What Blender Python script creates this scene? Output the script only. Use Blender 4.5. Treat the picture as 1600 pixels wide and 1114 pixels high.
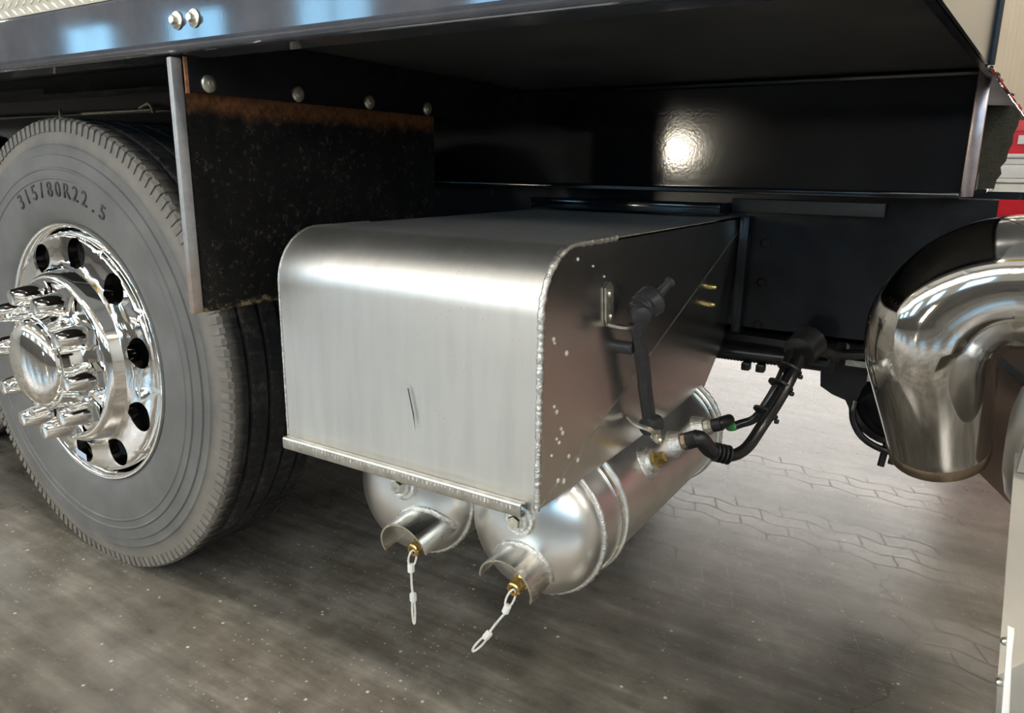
import bpy, bmesh, math, random
from math import sin, cos, pi, radians as RAD
from mathutils import Vector, Matrix

random.seed(7)
for o in list(bpy.data.objects): bpy.data.objects.remove(o)
S = bpy.context.scene
COL = S.collection
# ------------------------------------------------------------------ camera
cam_d = bpy.data.cameras.new('camera'); cam = bpy.data.objects.new('camera', cam_d); COL.objects.link(cam)
cR = Vector((0.84537762, 0.53402962, 0.01220883)); cU = Vector((-0.1404161, 0.20011292, 0.96965877)); cF = Vector((-0.51538336, 0.82144214, -0.24415734))
cam.matrix_world = Matrix(((cR.x, cU.x, -cF.x, 0.49128707), (cR.y, cU.y, -cF.y, -0.88618904), (cR.z, cU.z, -cF.z, 0.93056794), (0, 0, 0, 1)))
cam_d.sensor_fit = 'HORIZONTAL'; cam_d.sensor_width = 36; cam_d.lens = 1173.4437 * 36 / 1600
cam_d.clip_start = 0.01
S.camera = cam
# ------------------------------------------------------------------ world + exposure
w = bpy.data.worlds.new('world'); S.world = w; w.use_nodes = True
w.node_tree.nodes['Background'].inputs[0].default_value = (0.75, 0.85, 1, 1)
w.node_tree.nodes['Background'].inputs[1].default_value = 0.25
S.view_settings.view_transform = 'Standard'; S.view_settings.look = 'None'; S.view_settings.gamma = 1
S.view_settings.use_curve_mapping = False
S.view_settings.exposure = 0.28
LAMP = 66.0         # radiance of the ceiling lamp diffusers
WINDOW = 9.0        # radiance of the daylight windows
DOOR_FILL = 1.65          # radiance of the unseen door panes added for the floor's reflection
FRONT_FILL = 8.0        # radiance of the unseen panes added above the windows as frontal fill

# ------------------------------------------------------------------ materials
MATS = {}
class NT:
    def __init__(s, name):
        s.m = bpy.data.materials.new(name); s.m.use_nodes = True; s.t = s.m.node_tree
        s.b = s.t.nodes['Principled BSDF']
    def n(s, typ, **kw):
        nd = s.t.nodes.new(typ)
        for k, v in kw.items():
            if k.startswith('i_'):
                key = k[2:]; key = int(key) if key.isdigit() else key.replace('_', ' ')
                nd.inputs[key].default_value = v
            else: setattr(nd, k, v)
        return nd
    def l(s, a, b): s.t.links.new(a, b)
    def coord(s, scale=(1, 1, 1), kind='Object', loc=(0, 0, 0), rot=(0, 0, 0)):
        c = s.n('ShaderNodeTexCoord'); mp = s.n('ShaderNodeMapping')
        mp.inputs['Scale'].default_value = scale; mp.inputs['Location'].default_value = loc; mp.inputs['Rotation'].default_value = rot
        s.l(c.outputs[kind], mp.inputs[0]); return mp.outputs[0]
    def noise(s, vec, scale=5, detail=4, rough=.55):
        nd = s.n('ShaderNodeTexNoise', i_Scale=scale, i_Detail=detail, i_Roughness=rough); s.l(vec, nd.inputs['Vector']); return nd.outputs['Fac']
    def ramp(s, fac, stops, interp='LINEAR'):
        r = s.n('ShaderNodeValToRGB'); r.color_ramp.interpolation = interp
        el = r.color_ramp.elements
        while len(el) < len(stops): el.new(.5)
        for e, (p, c) in zip(el, stops):
            e.position = p; e.color = c if len(c) == 4 else (*c, 1)
        s.l(fac, r.inputs[0]); return r.outputs[0]
    def rng(s, fac, a, b, c=0., d=1.):
        r = s.n('ShaderNodeMapRange'); r.inputs[1].default_value = a; r.inputs[2].default_value = b; r.inputs[3].default_value = c; r.inputs[4].default_value = d
        s.l(fac, r.inputs[0]); return r.outputs[0]
    def math(s, op, a, b=None):
        r = s.n('ShaderNodeMath', operation=op)
        for i, x in enumerate((a, b)):
            if x is None: continue
            if isinstance(x, (int, float)): r.inputs[i].default_value = x
            else: s.l(x, r.inputs[i])
        return r.outputs[0]
    def mix(s, fac, a, b):
        r = s.n('ShaderNodeMix', data_type='RGBA')
        for sock, x in ((r.inputs[0], fac), (r.inputs[6], a), (r.inputs[7], b)):
            if isinstance(x, tuple): sock.default_value = x if len(x) == 4 else (*x, 1)
            elif isinstance(x, (int, float)): sock.default_value = x
            else: s.l(x, sock)
        return r.outputs[2]
    def bump(s, h, strength=.2, dist=.002):
        b = s.n('ShaderNodeBump', i_Strength=strength, i_Distance=dist); s.l(h, b.inputs['Height']); s.l(b.outputs[0], s.b.inputs['Normal'])
    def set(s, **kw):
        for k, v in kw.items():
            k = k.replace('_', ' ')
            if isinstance(v, (tuple, float, int)):
                s.b.inputs[k].default_value = (*v, 1) if isinstance(v, tuple) and len(v) == 3 else v
            else: s.l(v, s.b.inputs[k])

def simple(name, col, rough=.5, metal=0., var=.15, nscale=12, bump=0., bscale=200, bdist=.001, rvar=.1, **kw):
    t = NT(name); v = t.coord(); f = t.noise(v, nscale)
    lo = tuple(max(0, c * (1 - var)) for c in col); hi = tuple(min(1, c * (1 + var)) for c in col)
    t.set(Base_Color=t.ramp(f, [(.3, lo), (.7, hi)]), Metallic=metal, Roughness=t.rng(f, .3, .7, max(.02, rough - rvar * rough), rough + rvar * rough))
    if bump: t.bump(t.noise(v, bscale, 2), bump, bdist)
    t.set(**kw); MATS[name] = t.m; return t.m

def emit(name, col, strength):
    t = NT(name); t.set(Base_Color=(.8, .8, .8), Emission_Color=col, Emission_Strength=strength, Roughness=.4)
    MATS[name] = t.m; return t.m

def alu(name, col, rough, streak_scale, streak=.12, bumpst=.05, pits=0., dirt=.3):
    t = NT(name); v = t.coord(); vs = t.coord(streak_scale)
    n1 = t.noise(v, 3.5, 3, .5); n2 = t.noise(vs, 8, 2, .5)
    mixn = t.math('ADD', t.math('MULTIPLY', n1, .5), t.math('MULTIPLY', n2, .5))
    lo = tuple(c * (1 - dirt) for c in col)
    c = t.ramp(mixn, [(.25, lo), (.55, col), (.8, tuple(min(1, x * 1.06) for x in col))])
    # small dark pits of wear
    if pits:
      vo = t.n('ShaderNodeTexVoronoi', i_Scale=95); t.l(v, vo.inputs['Vector'])
      pit = t.math('MULTIPLY', t.rng(vo.outputs['Distance'], .0, .16, 1, 0), t.rng(n1, .5, .62, 0, pits))
      c = t.mix(pit, c, (.28, .26, .22))
    rg = t.rng(mixn, .3, .7, rough * 1.12, rough * .9)
    t.set(Base_Color=c, Metallic=1., Roughness=rg)
    if bumpst: t.bump(n1, bumpst, .004)
    MATS[name] = t.m; return t.m

alu('alu_sheet', (.83, .815, .775), .42, (5, 5, .6), bumpst=.05, dirt=.16, pits=.5)
alu('alu_side', (.80, .775, .73), .25, (2, 2, 2), bumpst=.02, dirt=.10)
alu('alu_tank', (.83, .82, .79), .31, (2, 2, 2), bumpst=.02, dirt=.14)
alu('alu_pipe', (.80, .78, .72), .28, (8, 1, 8), bumpst=.05, dirt=.25)
simple('alu_weld', (.80, .78, .74), .42, 1., var=.25, nscale=180, bump=.6, bscale=330, bdist=.003)
simple('alu_edge', (.85, .83, .78), .38, 1., var=.15, nscale=60)
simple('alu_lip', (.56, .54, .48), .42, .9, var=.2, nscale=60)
simple('alu_scuff', (.78, .77, .72), .6, .3, var=.2, nscale=60)
simple('alu_plate', (.36, .33, .285), .5, .5, var=.12, nscale=10, bump=.1, bscale=80)
simple('zinc', (.74, .71, .62), .3, 1., var=.25, nscale=90)
simple('zinc_matt', (.60, .57, .48), .45, 1., var=.25, nscale=90)
simple('brass', (.62, .43, .17), .28, 1., var=.3, nscale=120)
simple('gold_zinc', (.80, .62, .25), .3, 1., var=.3, nscale=120)
simple('chrome', (.92, .91, .89), .05, 1., var=.02, nscale=6)
simple('chrome_dull', (.58, .57, .55), .07, 1., var=.05, nscale=8, bump=.02, bscale=20, bdist=.003)
simple('steel_skirt', (.42, .43, .45), .2, 1., var=.1, nscale=4, bump=.03, bscale=9, bdist=.01)
simple('chrome_wavy', (.80, .76, .70), .16, 1., var=.08, nscale=4, bump=.04, bscale=9, bdist=.01)
simple('pipe_rim', (.30, .23, .17), .35, 1., var=.4, nscale=50)
simple('black_paint', (.010, .011, .013), .22, 0., var=.4, nscale=9, bump=.05, bscale=160, bdist=.0015, rvar=.3, Specular_IOR_Level=.25)
simple('black_gloss', (.008, .0095, .013), .10, 0., var=.3, nscale=6, bump=.055, bscale=170, bdist=.0012, rvar=.3)
simple('black_deck', (.045, .045, .044), .5, 0., var=.3, nscale=5)
simple('black_rough', (.020, .020, .020), .55, 0., var=.4, nscale=25, bump=.3, bscale=120, bdist=.002)
simple('black_plastic', (.014, .014, .014), .33, 0., var=.3, nscale=40, bump=.1, bscale=200)
simple('rubber_latch', (.040, .040, .042), .42, 0., var=.35, nscale=60, bump=.15, bscale=200)
simple('hose', (.010, .010, .010), .25, 0., var=.3, nscale=50)
simple('green_tape', (.05, .30, .07), .45, 0., var=.4, nscale=120)
simple('white_cable', (.80, .78, .70), .45, 0., var=.1, nscale=200)
simple('crimp', (.86, .85, .80), .32, 0., var=.08, nscale=100)
simple('rust_edge', (.38, .17, .08), .8, 0., var=.4, nscale=120, bump=.3, bscale=200)
simple('rubber_text', (.045, .045, .045), .6, 0., var=.2)
simple('brown_plate', (.085, .055, .04), .5, 0., var=.35, nscale=12, bump=.1, bscale=90)
simple('olive_felt', (.045, .042, .028), .95, 0., var=.4, nscale=40, bump=.6, bscale=160, bdist=.004)
simple('red_paint', (.72, .012, .022), .25, 0., var=.05)
simple('cream_paint', (.70, .60, .44), .4, 0., var=.05)
simple('white_paint', (.80, .79, .76), .35, 0., var=.04)
simple('red_light_paint', (.78, .06, .07), .3, 0., var=.05)
simple('sticker', (.62, .72, .92), .45, 0., var=.05)
simple('sticker_ink', (.07, .10, .32), .5, 0., var=.05)
simple('wall_white', (.62, .61, .585), .8, 0., var=.04, nscale=2)
simple('reflection_dark', (.16, .16, .165), .7, 0., var=.2, nscale=3)
simple('ceiling_panel', (.48, .47, .45), .8, 0., var=.04, nscale=2)
simple('steel_yellow', (.80, .52, .05), .5, 0., var=.06)
simple('steel_grey', (.42, .42, .42), .5, 0., var=.06)
simple('steel_strip', (.55, .47, .47), .32, 1., var=.2, nscale=30, bump=.2, bscale=120)
simple('lamp_body', (.75, .75, .75), .5, 0.)
emit('lamp_diffuser', (1, .93, .82, 1), LAMP)
emit('lamp_diffuser_far', (1, .93, .82, 1), LAMP * .2)
emit('window_daylight', (.28, .66, 1., 1), WINDOW)
emit('door_fill_glow', (1., .95, .90, 1), DOOR_FILL)
emit('lamp_diffuser_dim', (1, .93, .82, 1), LAMP * .25)
emit('front_fill_glow', (1., .97, .92, 1), FRONT_FILL)
emit('work_lamp', (1, .90, .72, 1), 110.0)

def mat_tread_plate():
    t = NT('tread_plate'); v = t.coord(); f = t.noise(v, 30)
    t.set(Base_Color=t.ramp(f, [(.3, (.42, .38, .30)), (.7, (.56, .51, .42))]), Metallic=.3, Roughness=.5); MATS['tread_plate'] = t.m
mat_tread_plate()
simple('tread_bar', (.86, .80, .66), .4, .3, var=.1)

def mat_rail():
    t = NT('rail_paint'); v = t.coord((1, 1, 1)); f = t.noise(v, 7, 5, .65); f2 = t.noise(v, 2, 4)
    m = t.math('ADD', t.math('MULTIPLY', f, .6), t.math('MULTIPLY', f2, .4))
    t.set(Base_Color=t.ramp(m, [(.35, (.045, .052, .070)), (.65, (.105, .106, .118))]), Roughness=t.rng(m, .3, .7, .05, .09), Specular_IOR_Level=.7)
    t.bump(t.noise(v, 220, 2), .012, .001); MATS['rail_paint'] = t.m
mat_rail()

def mat_flap():
    t = NT('flap_rubber'); v = t.coord(); sx = t.n('ShaderNodeSeparateXYZ'); t.l(v, sx.inputs[0])
    n = t.noise(v, 14, 5, .7); n2 = t.noise(v, 90, 4, .7)
    # local z: panel runs 0 (bottom) .. 0.345 (top); rust along the top, dust speckles everywhere
    h = t.math('ADD', sx.outputs[2], t.math('MULTIPLY', t.math('SUBTRACT', n, .5), .05))
    rust = t.rng(h, .305, .325, 0, 1)
    low = t.math('MULTIPLY', t.rng(t.math('ADD', sx.outputs[2], t.math('MULTIPLY', t.math('SUBTRACT', n, .5), .08)), .012, .0, 0, 1), t.rng(n2, .45, .6, 0, .7))
    speck = t.math('MULTIPLY', t.rng(n2, .57, .64, 0, 1), t.rng(n, .42, .62, .06, .42))
    base = t.ramp(n, [(.35, (.006, .006, .006)), (.7, (.014, .013, .012))])
    c = t.mix(speck, base, (.20, .16, .11))
    c = t.mix(low, c, (.36, .27, .15))
    c = t.mix(rust, c, t.ramp(n2, [(.3, (.06, .028, .012)), (.7, (.20, .085, .035))]))
    t.set(Base_Color=c, Roughness=.75, Specular_IOR_Level=.15); t.bump(n2, .5, .003); MATS['flap_rubber'] = t.m
mat_flap()

def mat_bar():
    t = NT('flap_bar_steel'); v = t.coord(); sx = t.n('ShaderNodeSeparateXYZ'); t.l(v, sx.inputs[0])
    n = t.noise(v, 22, 5, .7)
    r = t.rng(t.math('ADD', sx.outputs[2], t.math('MULTIPLY', n, .25)), .10, .26, 1, 0)
    r = t.math('MULTIPLY', r, t.rng(t.noise(v, 90, 3), .35, .6, .2, 1))
    t.set(Base_Color=t.mix(r, t.ramp(n, [(.3, (.26, .27, .29)), (.7, (.44, .44, .44))]), (.36, .21, .11)), Metallic=.35, Roughness=.5); t.bump(n, .2, .002)
    MATS['flap_bar_steel'] = t.m
mat_bar()

def mat_tire():
    # dusty rubber: local coordinates, wheel axis = Y; radius gives the dusty shoulder band
    t = NT('tire_rubber'); v = t.coord(); sx = t.n('ShaderNodeSeparateXYZ'); t.l(v, sx.inputs[0])
    r = t.math('SQRT', t.math('ADD', t.math('MULTIPLY', sx.outputs[0], sx.outputs[0]), t.math('MULTIPLY', sx.outputs[2], sx.outputs[2])))
    n = t.noise(v, 9, 5, .6); n2 = t.noise(v, 60, 4, .6)
    wob = t.math('MULTIPLY', t.math('SUBTRACT', n, .5), .03)
    rr = t.math('ADD', r, wob)
    dusty = t.math('MULTIPLY', t.rng(rr, .455, .475, 0, 1), t.rng(sx.outputs[1], .004, .03, 1, 0))
    grey = t.ramp(n, [(.3, (.125, .121, .115)), (.7, (.182, .177, .167))])
    c = t.mix(dusty, grey, t.ramp(n, [(.3, (.17, .152, .128)), (.7, (.25, .222, .186))]))
    tread = t.rng(sx.outputs[1], .012, .03, 0, 1)
    tr = t.ramp(t.math('ADD', t.math('MULTIPLY', n, .5), t.math('MULTIPLY', n2, .5)), [(.42, (.013, .013, .014)), (.55, (.035, .033, .031)), (.66, (.12, .11, .095))])
    c = t.mix(tread, c, tr)
    t.set(Base_Color=c, Roughness=.62); t.bump(n2, .15, .001); MATS['tire_rubber'] = t.m
mat_tire()
simple('tire_notch', (.20, .182, .158), .65, 0., var=.2, nscale=40)

def mat_floor():
    t = NT('concrete'); v = t.coord(); sx = t.n('ShaderNodeSeparateXYZ'); t.l(v, sx.inputs[0])
    n1 = t.noise(v, .9, 6, .6); n2 = t.noise(v, 6, 6, .65); n3 = t.noise(v, 70, 3, .6)
    nst = t.noise(t.coord((1.2, 9, 1), rot=(0, 0, .05)), 2.2, 5, .65)     # streaks along the driving direction
    m = t.math('ADD', t.math('MULTIPLY', n1, .35), t.math('ADD', t.math('MULTIPLY', n2, .35), t.math('MULTIPLY', nst, .3)))
    c = t.ramp(m, [(.40, (.075, .066, .053)), (.5, (.155, .141, .117)), (.61, (.29, .268, .235))])
    # pale specks and chips
    vo = t.n('ShaderNodeTexVoronoi', i_Scale=24, i_Randomness=1.); t.l(v, vo.inputs['Vector'])
    sp = t.math('MULTIPLY', t.rng(vo.outputs['Distance'], .05, .10, 1, 0), t.rng(n2, .41, .49, 0, 1))
    vo2 = t.n('ShaderNodeTexVoronoi', i_Scale=60); t.l(v, vo2.inputs['Vector'])
    sp2 = t.math('MULTIPLY', t.rng(vo2.outputs['Distance'], .06, .13, 1, 0), t.rng(n1, .43, .51, 0, .9))
    c = t.mix(t.math('MAXIMUM', sp, sp2), c, (.58, .54, .46))
    # hairline cracks
    wv = t.n('ShaderNodeTexVoronoi', feature='DISTANCE_TO_EDGE', i_Scale=.42)
    dis = t.n('ShaderNodeVectorMath', operation='ADD'); t.l(v, dis.inputs[0])
    nv = t.n('ShaderNodeTexNoise', i_Scale=5., i_Detail=5.); t.l(v, nv.inputs['Vector'])
    sc = t.n('ShaderNodeVectorMath', operation='SCALE', i_Scale=.35); t.l(nv.outputs['Color'], sc.inputs[0]); t.l(sc.outputs[0], dis.inputs[1])
    t.l(dis.outputs[0], wv.inputs['Vector'])
    crack = t.rng(wv.outputs['Distance'], .0, .0014, .6, 0)
    c = t.mix(crack, c, (.035, .03, .025))
    # tyre prints: lanes along X of lozenge tread blocks pressed in dust
    y = sx.outputs[1]
    lanes = None
    for (y0, y1) in ((.60, .84), (.98, 1.20), (1.40, 1.60)):
        a = t.math('MULTIPLY', t.rng(t.math('ADD', y, t.math('MULTIPLY', nst, .04)), y0, y0 + .02, 0, 1), t.rng(t.math('ADD', y, t.math('MULTIPLY', nst, .04)), y1, y1 + .02, 1, 0))
        lanes = a if lanes is None else t.math('MAXIMUM', lanes, a)
    cs = t.n('ShaderNodeSeparateXYZ'); dv = t.n('ShaderNodeVectorMath', operation='ADD'); t.l(t.coord(rot=(0, 0, .05)), dv.inputs[0])
    sc2 = t.n('ShaderNodeVectorMath', operation='SCALE', i_Scale=.018); t.l(nv.outputs['Color'], sc2.inputs[0]); t.l(sc2.outputs[0], dv.inputs[1]); t.l(dv.outputs[0], cs.inputs[0])
    zig = t.n('ShaderNodeMath', operation='PINGPONG'); t.l(cs.outputs[0], zig.inputs[0]); zig.inputs[1].default_value = .065
    cc = t.n('ShaderNodeCombineXYZ'); t.l(t.math('ADD', cs.outputs[0], t.math('MULTIPLY', cs.outputs[1], .45)), cc.inputs[0]); t.l(t.math('ADD', cs.outputs[1], t.math('MULTIPLY', zig.outputs[0], .30)), cc.inputs[1])
    bk = t.n('ShaderNodeTexBrick', i_Scale=1., i_Mortar_Size=.0055, i_Mortar_Smooth=1., i_Brick_Width=.13, i_Row_Height=.058); bk.offset = .5; t.l(cc.outputs[0], bk.inputs['Vector'])
    groove = t.math('MULTIPLY', bk.outputs['Fac'], t.math('MULTIPLY', lanes, t.rng(n2, .40, .58, .12, 1)))
    block = t.math('MULTIPLY', t.math('SUBTRACT', 1., bk.outputs['Fac']), lanes)
    c = t.mix(t.math('MULTIPLY', groove, t.rng(n2, .3, .55, .25, .5)), c, (.055, .048, .042))
    c = t.mix(t.math('MULTIPLY', block, t.rng(n2, .35, .6, .15, .5)), c, (.30, .275, .25))
    rgh = t.rng(m, .35, .65, .30, .20)
    rgh = t.math('ADD', rgh, t.math('SUBTRACT', t.math('MULTIPLY', groove, .22), t.math('MULTIPLY', block, .05)))
    t.set(Base_Color=c, Roughness=rgh, Specular_IOR_Level=.6, Coat_Weight=t.rng(groove, 0, 1, .35, .12), Coat_Roughness=.22)
    t.bump(t.math('ADD', t.math('MULTIPLY', n2, .5), t.math('MULTIPLY', n3, .5)), .09, .004); MATS['concrete'] = t.m
mat_floor()

# ------------------------------------------------------------------ mesh helpers
class MB:
    def __init__(s): s.v = []; s.f = []
    def add(s, vs, fs):
        o = len(s.v); s.v += [Vector(p) for p in vs]; s.f += [tuple(i + o for i in f) for f in fs]; return s
    def box(s, x0, x1, y0, y1, z0, z1, b=0.):
        if b:
            bm = bmesh.new(); bmesh.ops.create_cube(bm, size=1)
            for q in bm.verts: q.co = Vector(((x0 + x1) / 2 + q.co.x * (x1 - x0), (y0 + y1) / 2 + q.co.y * (y1 - y0), (z0 + z1) / 2 + q.co.z * (z1 - z0)))
            bmesh.ops.bevel(bm, geom=bm.edges[:], offset=b, segments=2, affect='EDGES', profile=.5)
            bm.verts.index_update(); s.add([q.co.copy() for q in bm.verts], [[q.index for q in f.verts] for f in bm.faces]); bm.free(); return s
        vs = [(x, y, z) for x in (x0, x1) for y in (y0, y1) for z in (z0, z1)]
        return s.add(vs, [(0, 1, 3, 2), (4, 6, 7, 5), (0, 4, 5, 1), (2, 3, 7, 6), (0, 2, 6, 4), (1, 5, 7, 3)])
    def lathe(s, prof, origin, axis, seg=32, a0=0., a1=2 * pi, caps=True, ref=None):
        """prof: list of (distance along axis, radius)"""
        ax = Vector(axis).normalized(); ref = Vector(ref) if ref else (Vector((0, 0, 1)) if abs(ax.z) < .9 else Vector((1, 0, 0)))
        u = (ref - ax * ref.dot(ax)).normalized(); w_ = ax.cross(u); o = Vector(origin)
        full = abs(a1 - a0 - 2 * pi) < 1e-6; n = seg if full else seg + 1
        vs = []
        for (d, r) in prof:
            for i in range(n):
                a = a0 + (a1 - a0) * i / seg; vs.append(o + ax * d + (u * cos(a) + w_ * sin(a)) * r)
        fs = []
        for j in range(len(prof) - 1):
            for i in range(seg):
                k = (i + 1) % n; fs.append((j * n + i, j * n + k, (j + 1) * n + k, (j + 1) * n + i))
        if caps and full:
            if prof[0][1] > 1e-6: fs.append(tuple(range(n))[::-1])
            if prof[-1][1] > 1e-6: fs.append(tuple((len(prof) - 1) * n + i for i in range(n)))
        return s.add(vs, fs)
    def cyl(s, p0, p1, r, seg=16, r1=None, bev=0.):
        p0, p1 = Vector(p0), Vector(p1); L = (p1 - p0).length; r1 = r if r1 is None else r1
        if bev: pr = [(0, r - bev), (bev, r), (L - bev, r1), (L, r1 - bev)]
        else: pr = [(0, r), (L, r1)]
        return s.lathe(pr, p0, p1 - p0, seg)
    def tube(s, pts, r, seg=10, closed=False, caps=True):
        pts = [Vector(p) for p in pts]; n = len(pts); rs = r if isinstance(r, (list, tuple)) else [r] * n
        t0 = (pts[1] - pts[0]).normalized(); ref = Vector((0, 0, 1)) if abs(t0.z) < .9 else Vector((1, 0, 0))
        u = (ref - t0 * ref.dot(t0)).normalized(); vs = []
        for i, p in enumerate(pts):
            if closed: t = (pts[(i + 1) % n] - pts[i - 1]).normalized()
            else: t = (pts[min(i + 1, n - 1)] - pts[max(i - 1, 0)]).normalized()
            u = (u - t * u.dot(t)).normalized(); w_ = t.cross(u)
            for k in range(seg):
                a = 2 * pi * k / seg; vs.append(p + (u * cos(a) + w_ * sin(a)) * rs[i])
        fs = []
        for i in range(n if closed else n - 1):
            j = (i + 1) % n
            for k in range(seg):
                q = (k + 1) % seg; fs.append((i * seg + k, i * seg + q, j * seg + q, j * seg + k))
        if caps and not closed: fs += [tuple(range(seg))[::-1], tuple((n - 1) * seg + k for k in range(seg))]
        return s.add(vs, fs)
    def prism(s, poly, d):
        """poly: list of 3D points (planar), extruded by vector d"""
        n = len(poly); d = Vector(d); vs = [Vector(p) for p in poly] + [Vector(p) + d for p in poly]
        return s.add(vs, [tuple(range(n))[::-1], tuple(range(n, 2 * n))] + [(i, (i + 1) % n, n + (i + 1) % n, n + i) for i in range(n)])
    def sheet(s, path, width, thick):
        """path: (y,z) polyline with thickness, extruded in x over width (x0,x1)"""
        n = len(path); P = [Vector((0, a, b)) for a, b in path]; vs = []
        nor = []
        for i in range(n):
            t = (P[min(i + 1, n - 1)] - P[max(i - 1, 0)]).normalized(); nor.append(Vector((0, t.z, -t.y)))
        for x in width:
            for i in range(n): vs.append(P[i] + Vector((x, 0, 0)))
            for i in range(n): vs.append(P[i] + nor[i] * thick + Vector((x, 0, 0)))
        m = 2 * n; fs = []
        for i in range(n - 1):
            fs += [(i, i + 1, m + i + 1, m + i), (n + i, m + n + i, m + n + i + 1, n + i + 1), (i, n + i, n + i + 1, i + 1), (m + i, m + i + 1, m + n + i + 1, m + n + i)]
        fs += [(0, m, m + n, n), (n - 1, n + n - 1, m + n + n - 1, m + n - 1)]
        return s.add(vs, fs)
    def build(s, name, mat, parent=None, smooth=True, angle=35, origin=None, weld=0):
        org = Vector(origin) if origin is not None else Vector((0, 0, 0))
        if parent is not None:
            org = Vector((0, 0, 0)); q = parent
            while q is not None: org += q.location; q = q.parent
        me = bpy.data.meshes.new(name); me.from_pydata([tuple(p - org) for p in s.v], [], s.f)
        bm = bmesh.new(); bm.from_mesh(me)
        if weld: bmesh.ops.remove_doubles(bm, verts=bm.verts[:], dist=weld)
        bmesh.ops.recalc_face_normals(bm, faces=bm.faces[:])
        if smooth:
            lim = RAD(angle)
            for f in bm.faces: f.smooth = True
            for e in bm.edges: e.smooth = len(e.link_faces) == 2 and e.calc_face_angle(0) < lim
        bm.to_mesh(me); bm.free()
        me.materials.append(MATS[mat]); o = bpy.data.objects.new(name, me); COL.objects.link(o)
        if parent is not None: o.parent = parent
        else: o.location = org
        return o

def tag(o, label, cat, group=None):
    o['label'] = label; o['category'] = cat
    if group: o['group'] = group
    return o
def thing(name, loc, label, cat, group=None):
    o = bpy.data.objects.new(name, None); COL.objects.link(o); o.location = loc; o.empty_display_size = .05
    return tag(o, label, cat, group)
def struct(o): o['kind'] = 'structure'; return o
def copy_tree(o, parent=None):
    c = o.copy(); COL.objects.link(c); c.parent = parent
    for ch in list(o.children): copy_tree(ch, c)
    return c
def bez(p0, p1, p2, p3, n=16):
    p0, p1, p2, p3 = map(Vector, (p0, p1, p2, p3)); out = []
    for i in range(n + 1):
        t = i / n; out.append(p0 * (1 - t) ** 3 + p1 * 3 * t * (1 - t) ** 2 + p2 * 3 * t * t * (1 - t) + p3 * t ** 3)
    return out
def spline(pts, n=8):
    P = [Vector(p) for p in pts]; P = [P[0] * 2 - P[1]] + P + [P[-1] * 2 - P[-2]]; out = []
    for i in range(1, len(P) - 2):
        for k in range(n):
            t = k / n; a, b, c, d = P[i - 1], P[i], P[i + 1], P[i + 2]
            out.append(.5 * ((2 * b) + (c - a) * t + (2 * a - 5 * b + 4 * c - d) * t * t + (3 * b - a - 3 * c + d) * t ** 3))
    out.append(P[-2]); return out
def text_mesh(body, size, extrude, xform):
    """verts/faces of lettering; xform maps (u, v, w) -> world point"""
    cu = bpy.data.curves.new('txt', 'FONT'); cu.body = body; cu.size = size; cu.extrude = extrude; cu.align_x = 'CENTER'; cu.align_y = 'CENTER'
    cu.resolution_u = 3
    ob = bpy.data.objects.new('txt', cu); COL.objects.link(ob)
    bpy.context.view_layer.update(); dg = bpy.context.evaluated_depsgraph_get(); me = ob.evaluated_get(dg).to_mesh()
    vs = [xform(*v.co) for v in me.vertices]; fs = [tuple(p.vertices) for p in me.polygons]
    ob.evaluated_get(dg).to_mesh_clear(); bpy.data.objects.remove(ob); bpy.data.curves.remove(cu)
    return vs, fs

# ================================================================== THE SETTING
X0, X1, Y0, Y1, ZC = -14., 9., -6.5, 10., 5.2
struct(MB().add([(X0, Y0, 0), (X1, Y0, 0), (X1, Y1, 0), (X0, Y1, 0)], [(0, 1, 2, 3)]).build('floor', 'concrete', smooth=False))
struct(MB().box(X0, X1, Y0, Y1, ZC, ZC + .1).build('ceiling', 'ceiling_panel', smooth=False))
struct(MB().box(X0, X1, Y0 - .2, Y0, 0, ZC).build('wall_front', 'wall_white', smooth=False))
struct(MB().box(X0, X1, Y1, Y1 + .2, 0, ZC).build('wall_back', 'wall_white', smooth=False))
struct(MB().box(X0 - .2, X0, Y0, Y1, 0, ZC).build('wall_left', 'wall_white', smooth=False))
struct(MB().box(X1, X1 + .2, Y0, Y1, 0, ZC).build('wall_right', 'wall_white', smooth=False))
# steel roof beams
for i, x in enumerate((-11, -7, -3, 1, 5)):
    b = MB().box(x - .1, x + .1, Y0, Y1, ZC - .32, ZC - .30).box(x - .1, x + .1, Y0, Y1, ZC - .02, ZC).box(x - .01, x + .01, Y0, Y1, ZC - .3, ZC - .02)
    struct(b.build('trim_%d' % (i + 1), 'steel_grey', smooth=False))
struct(MB().box(X0, X1, -4.1, -3.9, ZC - .55, ZC - .32).build('trim_6', 'steel_yellow', smooth=False))
struct(MB().box(X0, X1, Y0, Y0 + .03, 0, 1.95).build('dark_reflect_panel', 'reflection_dark', smooth=False))  # unseen dark panel added so the black paint has something dark to reflect
# daylight windows high on the near wall: frame and panes
wn = 0
for cx in (-11.7, -9.1, -6.5, -3.9, -1.3, 1.3, 3.9, 6.5):
    wn += 1
    z0, z1, hw = 2.20, 2.95, .58
    fr = MB().box(cx - hw - .05, cx + hw + .05, Y0, Y0 + .04, z0 - .05, z0).box(cx - hw - .05, cx + hw + .05, Y0, Y0 + .04, z1, z1 + .05)
    fr.box(cx - hw - .05, cx - hw, Y0, Y0 + .04, z0, z1).box(cx + hw, cx + hw + .05, Y0, Y0 + .04, z0, z1).box(cx - .03, cx + .03, Y0, Y0 + .04, z0, z1)
    fo = struct(fr.build('window_%d' % wn, 'steel_grey', smooth=False))
    for s_ in (0, 1):
        a = cx - hw + s_ * (hw + .03); MB().box(a, a + hw - .03, Y0 + .005, Y0 + .015, z0, z1).build('pane', 'window_daylight', fo, smooth=False)
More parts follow.
